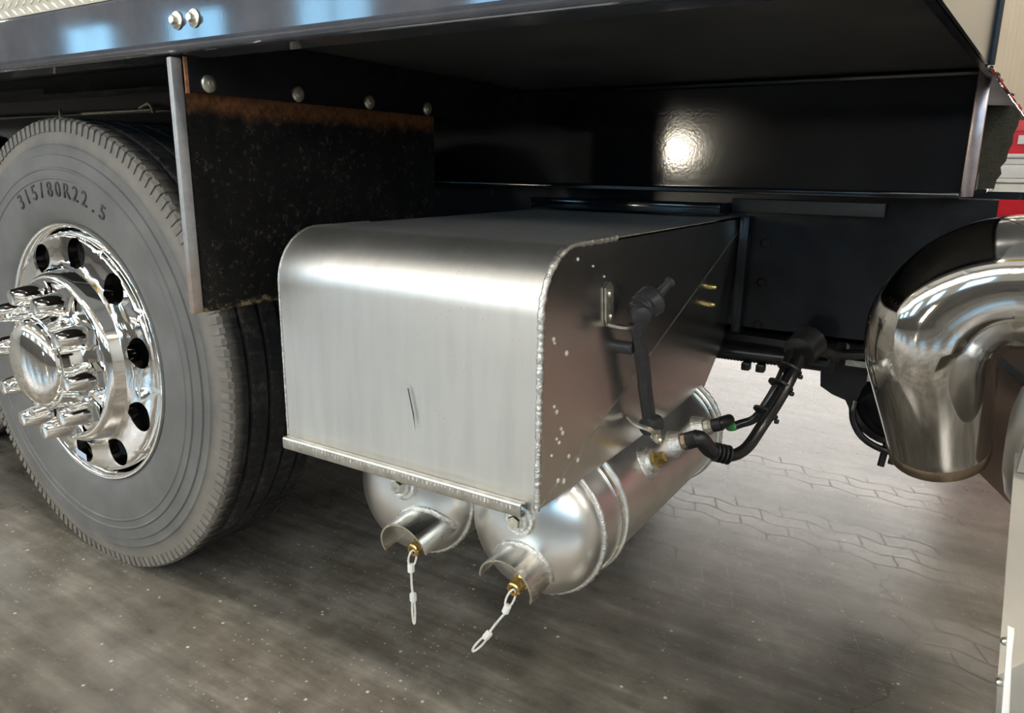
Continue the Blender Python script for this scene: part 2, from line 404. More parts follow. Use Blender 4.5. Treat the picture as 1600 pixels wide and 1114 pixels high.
for cx in range(-13, 9, 2):  # frontal fill: glowing panes added out of view to brighten the truck's side
    wn += 1
    z0, z1, hw = 3.55, 4.55, .9; cx = cx - .1
    fo = struct(MB().box(cx - hw - .05, cx + hw + .05, Y0, Y0 + .05, z0 - .05, z0).box(cx - hw - .05, cx + hw + .05, Y0, Y0 + .05, z1, z1 + .05).box(cx - hw - .05, cx - hw, Y0, Y0 + .05, z0, z1).box(cx + hw, cx + hw + .05, Y0, Y0 + .05, z0, z1).build('window_%d' % wn, 'steel_grey', smooth=False))
    MB().box(cx - hw, cx + hw, Y0 + .005, Y0 + .015, z0, z1).build('pane', 'front_fill_glow', fo, smooth=False)
# unseen glowing doors added on the far wall for the floor to reflect
for i, dx in enumerate((-1.5, 3.1)):
    fo = struct(MB().box(dx - 2.15, dx - 2.05, Y1 - .06, Y1, 0, 4.6).box(dx + 2.05, dx + 2.15, Y1 - .06, Y1, 0, 4.6).box(dx - 2.05, dx + 2.05, Y1 - .06, Y1, 4.5, 4.6).build('door_%d' % (i + 1), 'steel_grey', smooth=False))
    for k in range(6):
        MB().box(dx - 2.05, dx + 2.05, Y1 - .05, Y1 - .01, .05 + k * .742, .05 + k * .742 + .70).build('door_panel', 'door_fill_glow', fo, smooth=False)

# ceiling lamps (each a housing with a glowing diffuser)
def lamp(x, y, near):
    t = thing('ceiling_lamp', (x, y, ZC - .6), 'white strip lamp under the ceiling on the %s' % ('window side' if near else 'roll-up door side'), 'lamp', 'ceiling lamps, %s' % ('window side' if near else 'door side'))
    MB().box(x - .66, x + .66, y - .17, y + .17, ZC - .5, ZC - .42).cyl((x - .5, y, ZC - .42), (x - .5, y, ZC), .008, 6).cyl((x + .5, y, ZC - .42), (x + .5, y, ZC), .008, 6).build('housing', 'lamp_body', t, smooth=False)
    MB().box(x - .62, x + .62, y - .14, y + .14, ZC - .515, ZC - .5).build('diffuser', 'lamp_diffuser_far' if not near else ('lamp_diffuser' if y > -2 else 'lamp_diffuser_dim'), t, smooth=False)
for x in (-9, -5, -1.2, 2.6, 6.4):
    for y in (-3.8, -.80): lamp(x, y, True)
    for y in (4.2, 7.4): lamp(x, y, False)
# work lamp on a tripod by the near wall
t = thing('work_lamp', (-2.55, -5.6, 0), 'round work lamp on a tripod by the window wall', 'lamp')
c = Vector((-2.55, -5.6, 1.14)); ax = Vector((.3, 1, 0)).normalized()
MB().lathe([(-.10, .05), (-.06, .13), (.0, .15), (.005, .15)], c, ax, 24).build('reflector', 'black_paint', t)
MB().lathe([(.006, 0.), (.006, .13), (.012, .13), (.012, 0.)], c, ax, 24, caps=False).build('lens', 'work_lamp', t)
MB().cyl((-2.55, -5.66, 0.5), (-2.55, -5.66, 1.05), .015, 8).build('pole', 'steel_grey', t)
for a in (0, 2.1, 4.2): MB().cyl((-2.55, -5.66, .55), (-2.55 + .3 * cos(a), -5.66 + .3 * sin(a), .0), .012, 8).build('leg', 'steel_grey', t)

# ================================================================== TRUCK STRUCTURE
# deck: underside skin, end plate
t = thing('deck', (-2., 1.2, 1.12), 'wide black truck deck overhead, seen from its underside', 'truck deck')
MB().prism([(-5.2, -.088, 1.126), (.403, -.088, 1.126), (.565, 2.62, 1.126), (-5.2, 2.62, 1.126)], (0, 0, .034)).build('underside', 'black_deck', t, smooth=False)
MB().prism([(.393, -.088, 1.100), (.403, -.088, 1.100), (.456, .80, 1.100), (.446, .80, 1.100)], (0, 0, .0255)).build('end_angle', 'black_paint', t, smooth=False)
MB().prism([(-5.2, -.088, 1.17), (.403, -.088, 1.17), (.565, 2.62, 1.17), (-5.2, 2.62, 1.17)], (0, 0, 1.03)).build('body', 'black_paint', t, smooth=False)
for y in (2.2,): MB().box(-5.2, .40, y, y + .04, 1.085, 1.125).build('stringer', 'black_paint', t, smooth=False)

# side rail with lip, tread plate above it
t = thing('side_rail', (-2., -.16, 1.09), 'dark blue painted steel side rail along the deck edge with two bolts', 'side rail')
pf = [(-.10, 1.172), (-.154, 1.172), (-.158, 1.1715), (-.160, 1.168), (-.160, 1.108)] + [(-.145 - .015 * cos(RAD(d_)), 1.103 - .015 * sin(RAD(d_))) for d_ in range(0, 91, 10)] + [(-.095, 1.088)]
MB().sheet(pf, (-5.2, .40), -.008).build('channel', 'rail_paint', t, smooth=False)
for bx_ in (-.539, -.500):
    b = MB().lathe([(0, .0125), (.0015, .0125), (.003, .0095), (.003, 0)], (bx_, -.1605, 1.129), (0, -1, 0), 24).build('washer', 'zinc', t)
    MB().lathe([(0, .0062), (.0065, .0062), (.0075, .0050), (.0075, 0)], (bx_, -.1635, 1.129), (0, -1, 0), 6).build('bolt_head', 'zinc', b, angle=20)
t = thing('tread_plate', (-2., -.155, 1.172), 'tan diamond tread plate panel standing on top of the side rail', 'tread plate')
MB().box(-5.2, .40, -.156, -.150, 1.1735, 1.36).build('plate', 'tread_plate', t, smooth=False)
m = MB()
k = 0
for j in range(8):
    for i in range(60):
        x = -1.75 + i * .026 + (.013 if j % 2 else 0); z = 1.181 + j * .0125
        a = .55 if j % 2 else -.55
        d = Vector((cos(a), 0, sin(a))) * .0105; nn = Vector((-sin(a), 0, cos(a))) * .0022
        c = Vector((x, -.156, z)); o_ = Vector((0, -.0016, 0))
        m.add([c - d, c - nn, c + d, c + nn, c + o_ - d * .7, c + o_ - nn * .5, c + o_ + d * .7, c + o_ + nn * .5], [(0, 1, 5, 4), (1, 2, 6, 5), (2, 3, 7, 6), (3, 0, 4, 7), (4, 5, 6, 7)])
o = m.build('raised_bars', 'tread_bar', t, smooth=False); o['kind'] = 'stuff'

# longitudinal beams
t = thing('subframe_beam', (-2., .9, .88), 'tall glossy black subframe beam above the chassis rail', 'beam')
MB().box(-5.2, .43, .88, .90, .892, 1.1255).build('web', 'black_gloss', t, smooth=False)
MB().box(-5.2, .43, .835, .98, .880, .8925, .003).build('lower_flange', 'black_gloss', t)
MB().tube([(-5.2, .872, 1.118), (.43, .872, 1.118)], .007, 8).build('weld_seam', 'black_gloss', t)
MB().box(.43, .452, .855, .90, .885, 1.122, .002).build('end_strip', 'steel_strip', t)
t = thing('chassis_rail', (-1., .9, .56), 'black steel chassis rail running behind the aluminium box', 'chassis rail')
MB().box(-5.2, .497, .89, .90, .562, .8665).box(.497, 1.6, .89, .90, .562, .835).build('web', 'black_paint', t, smooth=False)
MB().box(-5.2, 1.6, .89, .98, .562, .571).build('lower_flange', 'black_paint', t, smooth=False)
MB().box(-5.2, .497, .89, .98, .866, .8795).build('upper_flange', 'black_paint', t, smooth=False)
MB().box(-.52, -.025, .80, .888, .832, .858, .004).build('spacer_block', 'black_gloss', t)
MB().box(-.02, .30, .868, .888, .838, .868, .003).build('cover_strip', 'black_rough', t)
MB().box(.005, .025, .86, .889, .56, .83, .002).build('stiffener', 'black_paint', t)
for z in (.60, .70, .79): MB().lathe([(0, .011), (.006, .011), (.008, .008), (.008, 0)], (.06, .8895, z - .02), (0, -1, 0), 6).build('bolt_head', 'black_paint', t, angle=20)
t = thing('far_chassis_rail', (-1., 1.75, .56), 'black steel chassis rail on the far side under the deck', 'chassis rail')
MB().box(-5.2, .50, 1.74, 1.75, .562, .876).box(-5.2, .50, 1.66, 1.74, .562, .571).build('web', 'black_paint', t, smooth=False)
t = thing('cross_member', (.1, 1.3, .6), 'black cross member between the chassis rails', 'beam')
for x_ in (.30, -.80): MB().box(x_, x_ + .09, .985, 1.655, .60, .85).build('bar', 'black_paint', t, smooth=False)

# beam and fender bits above the wheel
t = thing('wheel_arch_beam', (-1.0, .14, 1.05), 'black steel beam above the wheel with a stepped end', 'beam')
MB().box(-1.475, -.61, .12, .20, 1.086, 1.124).box(-3.6, -1.475, .12, .20, 1.100, 1.124).build('beam', 'black_paint', t, smooth=False)
MB().prism([(-3.6, .215, 1.062), (-1.2, .215, 1.056), (-.61, .215, 1.052), (-.61, .215, 1.086), (-3.6, .215, 1.086)], (0, .05, 0)).build('lower_web', 'black_rough', t, smooth=False)
t2 = MB().tube(spline([(-1.22, .20, 1.052), (-1.19, .195, 1.058), (-1.165, .19, 1.06), (-1.155, .19, 1.05), (-1.152, .19, 1.040)], 5), .004, 6).build('hook', 'zinc_matt', t)
MB().tube([(-1.48, .21, 1.048), (-1.16, .19, 1.047)], .003, 6).build('rod', 'zinc_matt', t)
MB().tube(spline([(-1.56, .20, 1.060), (-1.555, .195, 1.05), (-1.55, .195, 1.01)], 5), .004, 6).build('wire_end', 'zinc_matt', t)
t = thing('gate_bracket', (-.6, .7, 1.04), 'black welded channel bracket hanging under the deck behind the mud flap', 'bracket')
MB().box(-.60, -.585, .50, .80, 1.045, 1.124).box(-.585, -.56, .79, .80, 1.045, 1.124).build('channel', 'black_paint', t, smooth=False)

# ================================================================== MUD FLAP
t = thing('mud_flap', (-.59, .17, .69), 'black rubber mud flap with rusty top edge and steel edge bar', 'mud flap')
fl = MB().box(-.588, -.578, -.128, .482, .694, 1.036).build('flap_panel', 'flap_rubber', None, smooth=False, origin=(-.583, .17, .694))
fl.parent = t; fl.location = Vector((-.583, .17, .694)) - t.location
MB().box(-.590, -.578, -.150, -.131, .694, 1.085, .003).build('edge_bar', 'flap_bar_steel', None, origin=(-.59, -.14, .694))
eb = bpy.data.objects['edge_bar']; eb.parent = t; eb.location = Vector((-.59, -.14, .694)) - t.location
MB().box(-.578, -.568, -.128, .66, 1.036, 1.1245).build('hanger_plate', 'black_paint', t, smooth=False)
MB().box(-.578, -.545, .655, .66, 1.036, 1.124).build('hanger_return', 'black_paint', t, smooth=False)
MB().box(-.573, -.570, -.133, -.128, 1.034, 1.086).build('rust_line', 'rust_edge', t, smooth=False)
for k in range(4):
    y = -.0953 + k * .1806
    b = MB().lathe([(0, .0135), (.002, .0135), (.0045, .0115), (.006, .006), (.006, 0)], (-.568, y, 1.0484 + .002), (1, 0, 0), 20).build('bolt', 'zinc_matt', t)
    MB().lathe([(0, .005), (.002, .005), (.002, 0)], (-.562, y, 1.0504), (1, 0, 0), 12).build('bolt_centre', 'zinc', b)

# ================================================================== WHEEL
WX, WZ, WR = -1.2187, .505, .514
def make_wheel():
    t = thing('truck_wheel', (WX, .12, 0), 'dusty truck wheel with polished chrome rim, hub cap and spiked nut covers', 'wheel')
    O = (WX, 0, WZ); AX = (0, 1, 0)
    # tyre: outer bead -> sidewall (with raised rings) -> shoulder -> grooved tread -> inner sidewall
    pr = [(.012, .292), (.004, .298), (-.002, .306), (-.008, .318), (-.0125, .340), (-.0150, .372), (-.0150, .389), (-.0168, .391), (-.0168, .394), (-.0150, .396),
          (-.0150, .409), (-.0165, .411), (-.0165, .414), (-.0135, .416), (-.0120, .440), (-.0085, .4415), (-.0080, .4435), (-.0085, .460), (-.0055, .4625), (-.0040, .465), (-.001, .485), (.001, .505), (.006, .513)]
    y = .012; edges = []
    for gy in (.046, .094, .142, .190):
        pr += [(gy - .0055, .5145), (gy - .004, .503), (gy + .004, .503), (gy + .0055, .5145)]
    pr += [(.23, .513), (.238, .505), (.242, .46), (.254, .40), (.254, .35), (.246, .31), (.232, .295)]
    tire = MB().lathe(pr, O, AX, 128, caps=False)
    for v in tire.v:            # the weight on it flattens the tread at the ground
        if v.z < .0: v.z = 0.0
    to = tire.build('tire', 'tire_rubber', None, origin=O, angle=28); to.parent = t; to.location = Vector(O) - t.location
    # shoulder serrations
    m = MB(); n = 150
    for i in range(n):
        a = 2 * pi * i / n; da = 2 * pi / n * .30
        vs = []
        for (yy, r) in ((-.0035, .488), (-.0015, .511), (.008, .5165)):
            for s_ in (-1, 1):
                an = a + s_ * da; vs.append(Vector((WX + r * sin(an), yy, max(.0005, WZ + r * cos(an)))))
        for (yy, r) in ((.004, .488), (.006, .511), (.012, .508)):
            for s_ in (-1, 1):
                an = a + s_ * da; vs.append(Vector((WX + r * sin(an), yy, max(.0005, WZ + r * cos(an)))))
        m.add(vs, [(0, 1, 3, 2), (2, 3, 5, 4), (0, 2, 8, 6), (1, 7, 9, 3), (2, 4, 10, 8), (3, 9, 11, 5), (0, 6, 7, 1), (4, 5, 11, 10)])
    o = m.build('shoulder_ribs', 'tire_notch', to, smooth=False); o['kind'] = 'stuff'
    # zigzag sipes along the tread ribs
    m = MB()
    for gy in (.022, .070, .118, .166, .214):
        for i in range(100):
            a = 2 * pi * (i + .5 * (gy > .1)) / 100; r = .5150
            p = Vector((WX + r * sin(a), gy, WZ + r * cos(a)))
            if p.z < .004: continue
            tg = Vector((cos(a), 0, -sin(a))); rd = Vector((sin(a), 0, cos(a)))
            m.add([p - tg * .005 - Vector((0, .018, 0)), p + tg * .005 - Vector((0, .018, 0)), p + tg * .009 + Vector((0, .018, 0)), p - tg * .001 + Vector((0, .018, 0)),
                   p - tg * .003 - Vector((0, .016, 0)) + rd * .0016, p + tg * .003 - Vector((0, .016, 0)) + rd * .0016, p + tg * .007 + Vector((0, .016, 0)) + rd * .0016, p + tg * .001 + Vector((0, .016, 0)) + rd * .0016],
                  [(0, 1, 5, 4), (1, 2, 6, 5), (2, 3, 7, 6), (3, 0, 4, 7), (4, 5, 6, 7)])
    o = m.build('tread_blocks', 'tire_rubber', None, smooth=False, origin=O); o.parent = to; o.location = (0, 0, 0); o['kind'] = 'stuff'
    # size lettering moulded into the sidewall
    body = '315/80R22.5'; r0 = .367; a0 = RAD(-24); step = RAD(52) / (len(body) - 1)
    for i, ch in enumerate(body):
        a = a0 + step * i
        def xf(u, v, w_, a=a):
            return Vector((WX + (r0 + v) * sin(a) + u * cos(a), -.0150 - w_, WZ + (r0 + v) * cos(a) - u * sin(a)))
        vs, fs = text_mesh(ch, .046, .0016, xf); MB().add(vs, fs).build('size_character', 'rubber_text', to, smooth=False)
    # rim: flange + barrel
    MB().lathe([(.012, .292), (.002, .2985), (-.003, .2965), (-.0035, .2925), (.000, .2885), (.010, .284), (.022, .2815), (.026, .2812)], O, AX, 96, caps=False).build('rim_flange', 'chrome', t, angle=60)
    MB().lathe([(.024, .2812), (.05, .272), (.12, .262), (.22, .270), (.236, .292)], O, AX, 64, caps=False).build('rim_barrel', 'chrome_dull', t, angle=60)
    # disc with ten hand holes: y as function of radius
    def yd(r):
        P = [(.168, -.045), (.180, -.046), (.190, -.040), (.200, -.022), (.210, -.013), (.225, -.010), (.250, -.009), (.270, -.0075), (.2745, -.002), (.278, .008), (.281, .024)]
        for (ra, ya), (rb, yb) in zip(P, P[1:]):
            if r <= rb:
                f = max(0, (r - ra) / (rb - ra)); return ya + (yb - ya) * f
        return P[-1][1]
    m = MB(); walls = []; NH = 10; rh = .0335; rc = .2365; off = RAD(81)
    for h in range(NH):
        ac = off + h * 2 * pi / NH; half = pi / NH
        # boundary of the sector as loop of (angle, radius), matched with hole loop
        nb = 18; loop = []
        r_in, r_out = .200, .2805
        for i in range(nb): loop.append((-half + 2 * half * i / nb, r_out))
        for i in range(6): loop.append((half, r_out + (r_in - r_out) * i / 6))
        for i in range(nb): loop.append((half - 2 * half * i / nb, r_in))
        for i in range(6): loop.append((-half, r_in + (r_out - r_in) * i / 6))
        N = len(loop); rows = []; nr = 9
        for q in range(nr + 1):
            f = q / nr; row = []
            for (a, r) in loop:
                bx_, bz_ = r * sin(a), r * cos(a) - rc
                ang = math.atan2(bx_, bz_); hx, hz = rh * sin(ang), rh * cos(ang)
                x, z = hx + (bx_ - hx) * f, hz + (bz_ - hz) * f + rc
                if f == 1: x, z = r * sin(a), r * cos(a)
                rr = math.hypot(x, z); aa = math.atan2(x, z) + (pi / 2 - ac)
                dep = yd(rr)
                if q == 0: dep += .003
                row.append(Vector((WX + rr * sin(aa), dep, WZ + rr * cos(aa))))
            rows.append(row)
        vs = [p for row in rows for p in row]
        m.add(vs, [(q * N + i, q * N + (i + 1) % N, (q + 1) * N + (i + 1) % N, (q + 1) * N + i) for q in range(nr) for i in range(N)])
        vs = list(rows[0]) + [p + Vector((0, .022, 0)) for p in rows[0]]
        walls.append(MB().add(vs, [(i, (i + 1) % N, N + (i + 1) % N, N + i) for i in range(N)]))
    d = m.build('disc', 'chrome', t, angle=180, weld=.0004)
    nl = []
    for v in d.data.vertices:
        px_, pz_ = v.co.x, v.co.z - WZ; r_ = math.hypot(px_, pz_); g_ = (yd(r_ + .003) - yd(r_ - .003)) / .006
        n_ = Vector((g_ * px_ / r_, -1, g_ * pz_ / r_)).normalized(); nl.append(n_)
    f0 = d.data.polygons[len(d.data.polygons) // 2]
    if f0.normal.y > 0: d.data.flip_normals()
    d.data.normals_split_custom_set_from_vertices(nl); [q_.build('hand_hole_wall', 'chrome_dull', d, angle=50) for q_ in walls]
    MB().lathe([(.060, .10), (.060, .262)], O, AX, 40, caps=False).build('brake_drum', 'black_rough', t)
    # hub flange ring, nut plate, hub cap
    MB().lathe([(-.014, .205), (-.022, .2005), (-.040, .193), (-.050, .187), (-.054, .180), (-.052, .172), (-.047, .168)], O, AX, 80, caps=False).build('hub_ring', 'chrome', t, angle=60)
    MB().lathe([(-.047, .170), (-.050, .160), (-.052, .118), (-.060, .110), (-.085, .106), (-.098, .104), (-.100, .1), (-.100, 0)], O, AX, 64, caps=False).build('nut_plate', 'chrome', t, angle=40)
    cap = [(-.100, .098), (-.106, .097), (-.112, .093), (-.120, .080), (-.126, .062), (-.130, .04), (-.132, .018), (-.1325, 0)]
    MB().lathe(cap, O, AX, 64, caps=False).build('hub_cap', 'chrome', t, angle=60)
    for k in range(10):
        a = RAD(-7 + 36 * k); c = Vector((WX + .147 * cos(a), -.052, WZ + .147 * sin(a)))
        nut = MB().lathe([(0, .033), (.014, .0315), (.026, .0235)], c, (0, -1, 0), 6, caps=False).build('nut_cover', 'chrome', t, angle=15)
        MB().lathe([(.008, .0275), (.026, .0255), (.064, .0175), (.068, .0160), (.0685, .0140), (.0685, 0)], c, (0, -1, 0), 20, caps=False).build('nut_spike', 'chrome', nut, angle=40)
    # small sticker and print on the rim, below the hub
    def disc_pt(u, v, lift):   # u along the tangent, v radial
        rr = .256 + v; aa = RAD(-101) + u / .256
        return Vector((WX + rr * cos(aa), yd(rr) - lift, WZ + rr * sin(aa)))
    m = MB(); m.add([disc_pt(-.022, -.008, .0012), disc_pt(.022, -.008, .0012), disc_pt(.022, .008, .0016), disc_pt(-.022, .008, .0016)], [(0, 1, 2, 3)])
    st = m.build('rim_sticker', 'sticker', d, smooth=False)
    return t
wheel = make_wheel()
wheel['label'] = 'dusty truck wheel with polished chrome rim, hub cap and spiked nut covers, beside mud flap'
w2 = copy_tree(wheel); w2.location = Vector((-2.47, .32, 0)); w2['label'] = 'truck wheel standing behind the chrome-rimmed wheel, only its tread edge showing'
for x in (WX, -2.53):
    c_ = copy_tree(wheel); c_.location = (x, 2.35, 0); c_.rotation_euler = (0, 0, pi)
    c_['label'] = 'truck wheel on the far side of the truck, opposite the %s wheel' % ('chrome-rimmed' if x == WX else 'half-hidden')
t = thing('axle', (WX, 1.2, .505), 'black axle tube joining the wheels under the deck', 'axle')
MB().cyl((WX, .24, .505), (WX, 2.23, .505), .05, 20).lathe([(-.16, .05), (-.1, .16), (0, .2), (.1, .16), (.16, .05)], (WX, 1.25, .505), (0, 1, 0), 20).build('tube', 'black_rough', t)

# ================================================================== ALUMINIUM TANK COVER BOX
BW, BY0, BY1, BZ0, BZ1, BR = .514, -.030, .880, .455, .8265, .092
t = box = thing('tank_cover_box', (-.257, .4, .455), 'brushed aluminium cover box with rounded top front edge and rubber side latch', 'cover box')
prof = [(BY0, BZ0)] + [(BY0, BZ0 + .02 + (BZ1 - BR - BZ0 - .02) * i / 5) for i in range(6)]
for i in range(1, 19):
    a = pi - pi / 2 * i / 18; prof.append((BY0 + BR + BR * cos(a), BZ1 - BR + BR * sin(a)))
prof += [(BY0 + BR + (BY1 - BY0 - BR) * i / 6, BZ1) for i in range(1, 7)]
MB().sheet(prof, (-BW, 0.), .004).build('front_sheet', 'alu_sheet', t, angle=40)
# side panels: outline in the y-z plane, bent along the diagonal crease
def side_panel(x, sgn):
    edge = [(BY0 + .002, BZ0)] + [p for p in prof[1:]]
    low = [(.884, .536), (.770, .440), (.745, .4335), (.690, .4335)]
    top = [(a, b) for a, b in edge]
    poly = top + low
    A = Vector((BY0, BZ0)); B = Vector((BY1, BZ1 - .03)); dv = (B - A).normalized(); nv = Vector((dv.y, -dv.x))
    def X(a, b):
        s_ = (Vector((a, b)) - A).dot(nv); return x + sgn * (-.07 * max(0, s_))
    # triangulated as two fans sharing the crease
    upper = [p for p in top if (Vector(p) - A).dot(nv) <= 1e-6]
    upper = [(BY0, BZ0)] + [p for p in top[1:]] + [(BY1, BZ1 - .03)]
    lower = [(BY0, BZ0), (BY1, BZ1 - .03)] + low
    m = MB()
    for poly in (upper, lower):
        n = len(poly); th = -sgn * .0035
        m.add([Vector((X(*p), p[0], p[1])) for p in poly] + [Vector((X(*p) + th, p[0], p[1])) for p in poly],
              [tuple(range(n)), tuple(range(n, 2 * n))[::-1]] + [(i, (i + 1) % n, n + (i + 1) % n, n + i) for i in range(n)])
    return m
side_panel(.0, 1).build('side_panel', 'alu_side', t, smooth=False)
side_panel(-BW, -1).build('side_panel', 'alu_side', t, smooth=False)
MB().tube([(.0002, BY0 + .004, BZ0 + .002), (.0002, BY1 - .004, BZ1 - .0315)], .0006, 6).build('fold_ridge', 'alu_edge', t)
# weld bead along the front edges
def bead(x, name, r, amp):
    pts = []; rr = []
    seg = prof[:26]
    for (a, b), (c_, d) in zip(seg, seg[1:]):
        L = math.hypot(c_ - a, d - b); n = max(1, int(L / .003))
        for i in range(n): pts.append((x, a + (c_ - a) * i / n + .0005, b + (d - b) * i / n)); rr.append(r * (1 + amp * random.uniform(-1, 1)))
    return MB().tube(pts, rr, 8).build(name, 'alu_weld', t, angle=80)
bead(-.001, 'weld_bead', .0052, .2)
bead(-BW + .001, 'edge_bead', .0022, .1)
MB().tube([(-.001, BY0 + BR + .1 + i * .05, BZ1 + .0003) for i in range(12)], .0022, 6).build('edge_bead', 'alu_weld', t)
# folded lip under the front sheet
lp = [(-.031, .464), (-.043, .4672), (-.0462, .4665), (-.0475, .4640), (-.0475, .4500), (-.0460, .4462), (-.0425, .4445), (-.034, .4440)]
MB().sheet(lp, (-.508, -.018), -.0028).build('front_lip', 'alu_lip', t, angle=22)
m = MB()
for i in range(64):       # scuffed tick marks of bright metal on the lip's face
    x = -.49 + i * .0072 + random.uniform(-.002, .002); wd = random.uniform(.0014, .004); zt = .4625; zb = zt - random.uniform(.002, .008)
    m.add([(x, -.04785, zt), (x + wd, -.04785, zt), (x + wd * .6, -.04795, zb), (x + wd * .2, -.04795, zb)], [(0, 1, 2, 3)])
# (scuffs are shallow; joined as one part)
o = m.build('lip_scuffs', 'alu_scuff', t, smooth=False); o['kind'] = 'stuff'
# scratch and paint spots
m = MB(); m.add([(-.232, -.0345, .600), (-.2295, -.0345, .600), (-.220, -.0345, .560), (-.2175, -.0345, .531), (-.2225, -.0345, .560)], [(0, 1, 2, 3, 4)])
m.build('scratch', 'black_rough', t, smooth=False)
m = MB()
for (a, b, r) in ((.005, .700, .0035), (.008, .694, .0025), (.045, .672, .0045), (.012, .600, .003), (.020, .590, .004), (.035, .560, .003), (.04, .552, .004), (.022, .548, .0025), (.03, .540, .003), (.008, .527, .0025), (.062, .508, .004), (.092, .492, .005), (.03, .480, .004), (.048, .473, .005), (.07, .805, .003), (.12, .79, .002), (.16, .77, .002)):
    m.lathe([(0, r), (.0012, r * .7), (.0014, 0)], (.0002, a, b), (1, .0, 0), 7)
o = m.build('paint_spots', 'white_cable', t); o['kind'] = 'stuff'
# two brass grease fittings
for z in (.687, .649):
    b = MB().lathe([(0, .0085), (.006, .0085), (.006, .006), (.016, .006), (.016, 0)], (-.0135, .698, z), (1, 0, 0), 6).build('grease_fitting', 'gold_zinc', t, angle=20)
    MB().lathe([(.016, .0055), (.022, .0055), (.026, .003), (.026, 0)], (-.0135, .698, z), (1, 0, 0), 12).build('nipple', 'gold_zinc', b)
# rubber draw latch
la = MB().add([], [])
la.tube([(.026, .222, .690), (.030, .232, .668), (.031, .246, .645), (.030, .262, .610), (.029, .283, .560), (.028, .307, .512), (.028, .318, .492)], [.0095, .0105, .013, .0125, .0125, .0125, .0135], 6)
lat = la.build('rubber_latch', 'rubber_latch', t, angle=30)
MB().lathe([(-.017, .012), (-.015, .0165), (.010, .0185), (.017, .0165), (.020, .010)], (.032, .312, .492), (.25, 1, 0), 14).build('lower_knuckle', 'rubber_latch', lat)
MB().lathe([(-.024, .012), (-.022, .018), (-.014, .019), (-.012, .0235), (-.006, .0235), (-.004, .0215), (.0, .0215), (.002, .025), (.020, .026), (.026, .022), (.030, .014)], (.036, .238, .716), (.35, .75, .42), 18).build('latch_head', 'rubber_latch', lat)
MB().lathe([(0, .0165), (.004, .018), (.012, .016), (.015, .010), (.016, 0)], (.040, .212, .708), (.55, -.65, -.2), 18).build('latch_button', 'rubber_latch', lat)
MB().lathe([(0, .009), (.03, .008), (.045, .0065), (.047, .009), (.052, .009), (.053, 0)], (.044, .250, .722), (.3, .75, .6), 10).build('pull_tab', 'rubber_latch', lat)
MB().tube([(.040, .215, .700), (.046, .200, .690), (.047, .186, .682)], [.012, .010, .009], 8).build('pull_tab', 'rubber_latch', lat)
MB().prism([(.001, .160, .752), (.001, .176, .760), (.001, .186, .752), (.001, .192, .700), (.001, .172, .690), (.001, .166, .700)], (.0035, 0, 0)).build('upper_bracket', 'zinc_matt', lat, smooth=False)
MB().tube(spline([(.004, .172, .694), (.02, .180, .690), (.036, .198, .688), (.045, .220, .690)], 5), .0042, 6).build('bracket_arm', 'zinc', lat)
MB().lathe([(0, .006), (.003, .005), (.004, 0)], (.0045, .174, .742), (1, 0, 0), 12).lathe([(0, .006), (.003, .005), (.004, 0)], (.0045, .182, .705), (1, 0, 0), 12).build('rivet', 'zinc', lat)
MB().lathe([(0, .011), (.020, .011), (.022, .009), (.022, 0)], (0, .235, .645), (1, 0, 0), 14).build('rest_bumper', 'rubber_latch', lat)
MB().tube(spline([(.002, .276, .512), (.02, .272, .502), (.044, .276, .496), (.05, .290, .484), (.046, .306, .474)], 5), .0045, 6).build('lower_bracket', 'zinc', lat)
MB().prism([(.048, .276, .497), (.051, .302, .490), (.049, .306, .470), (.047, .284, .474)], (.003, 0, 0)).build('lower_bracket_plate', 'zinc', lat, smooth=False)
MB().cyl((.040, .298, .478), (.062, .292, .474), .0052, 10).lathe([(0, .009), (.007, .009), (.007, 0)], (.052, .2945, .4755), (.9, -.25, -.15), 6).build('latch_bolt', 'zinc', lat, angle=20)

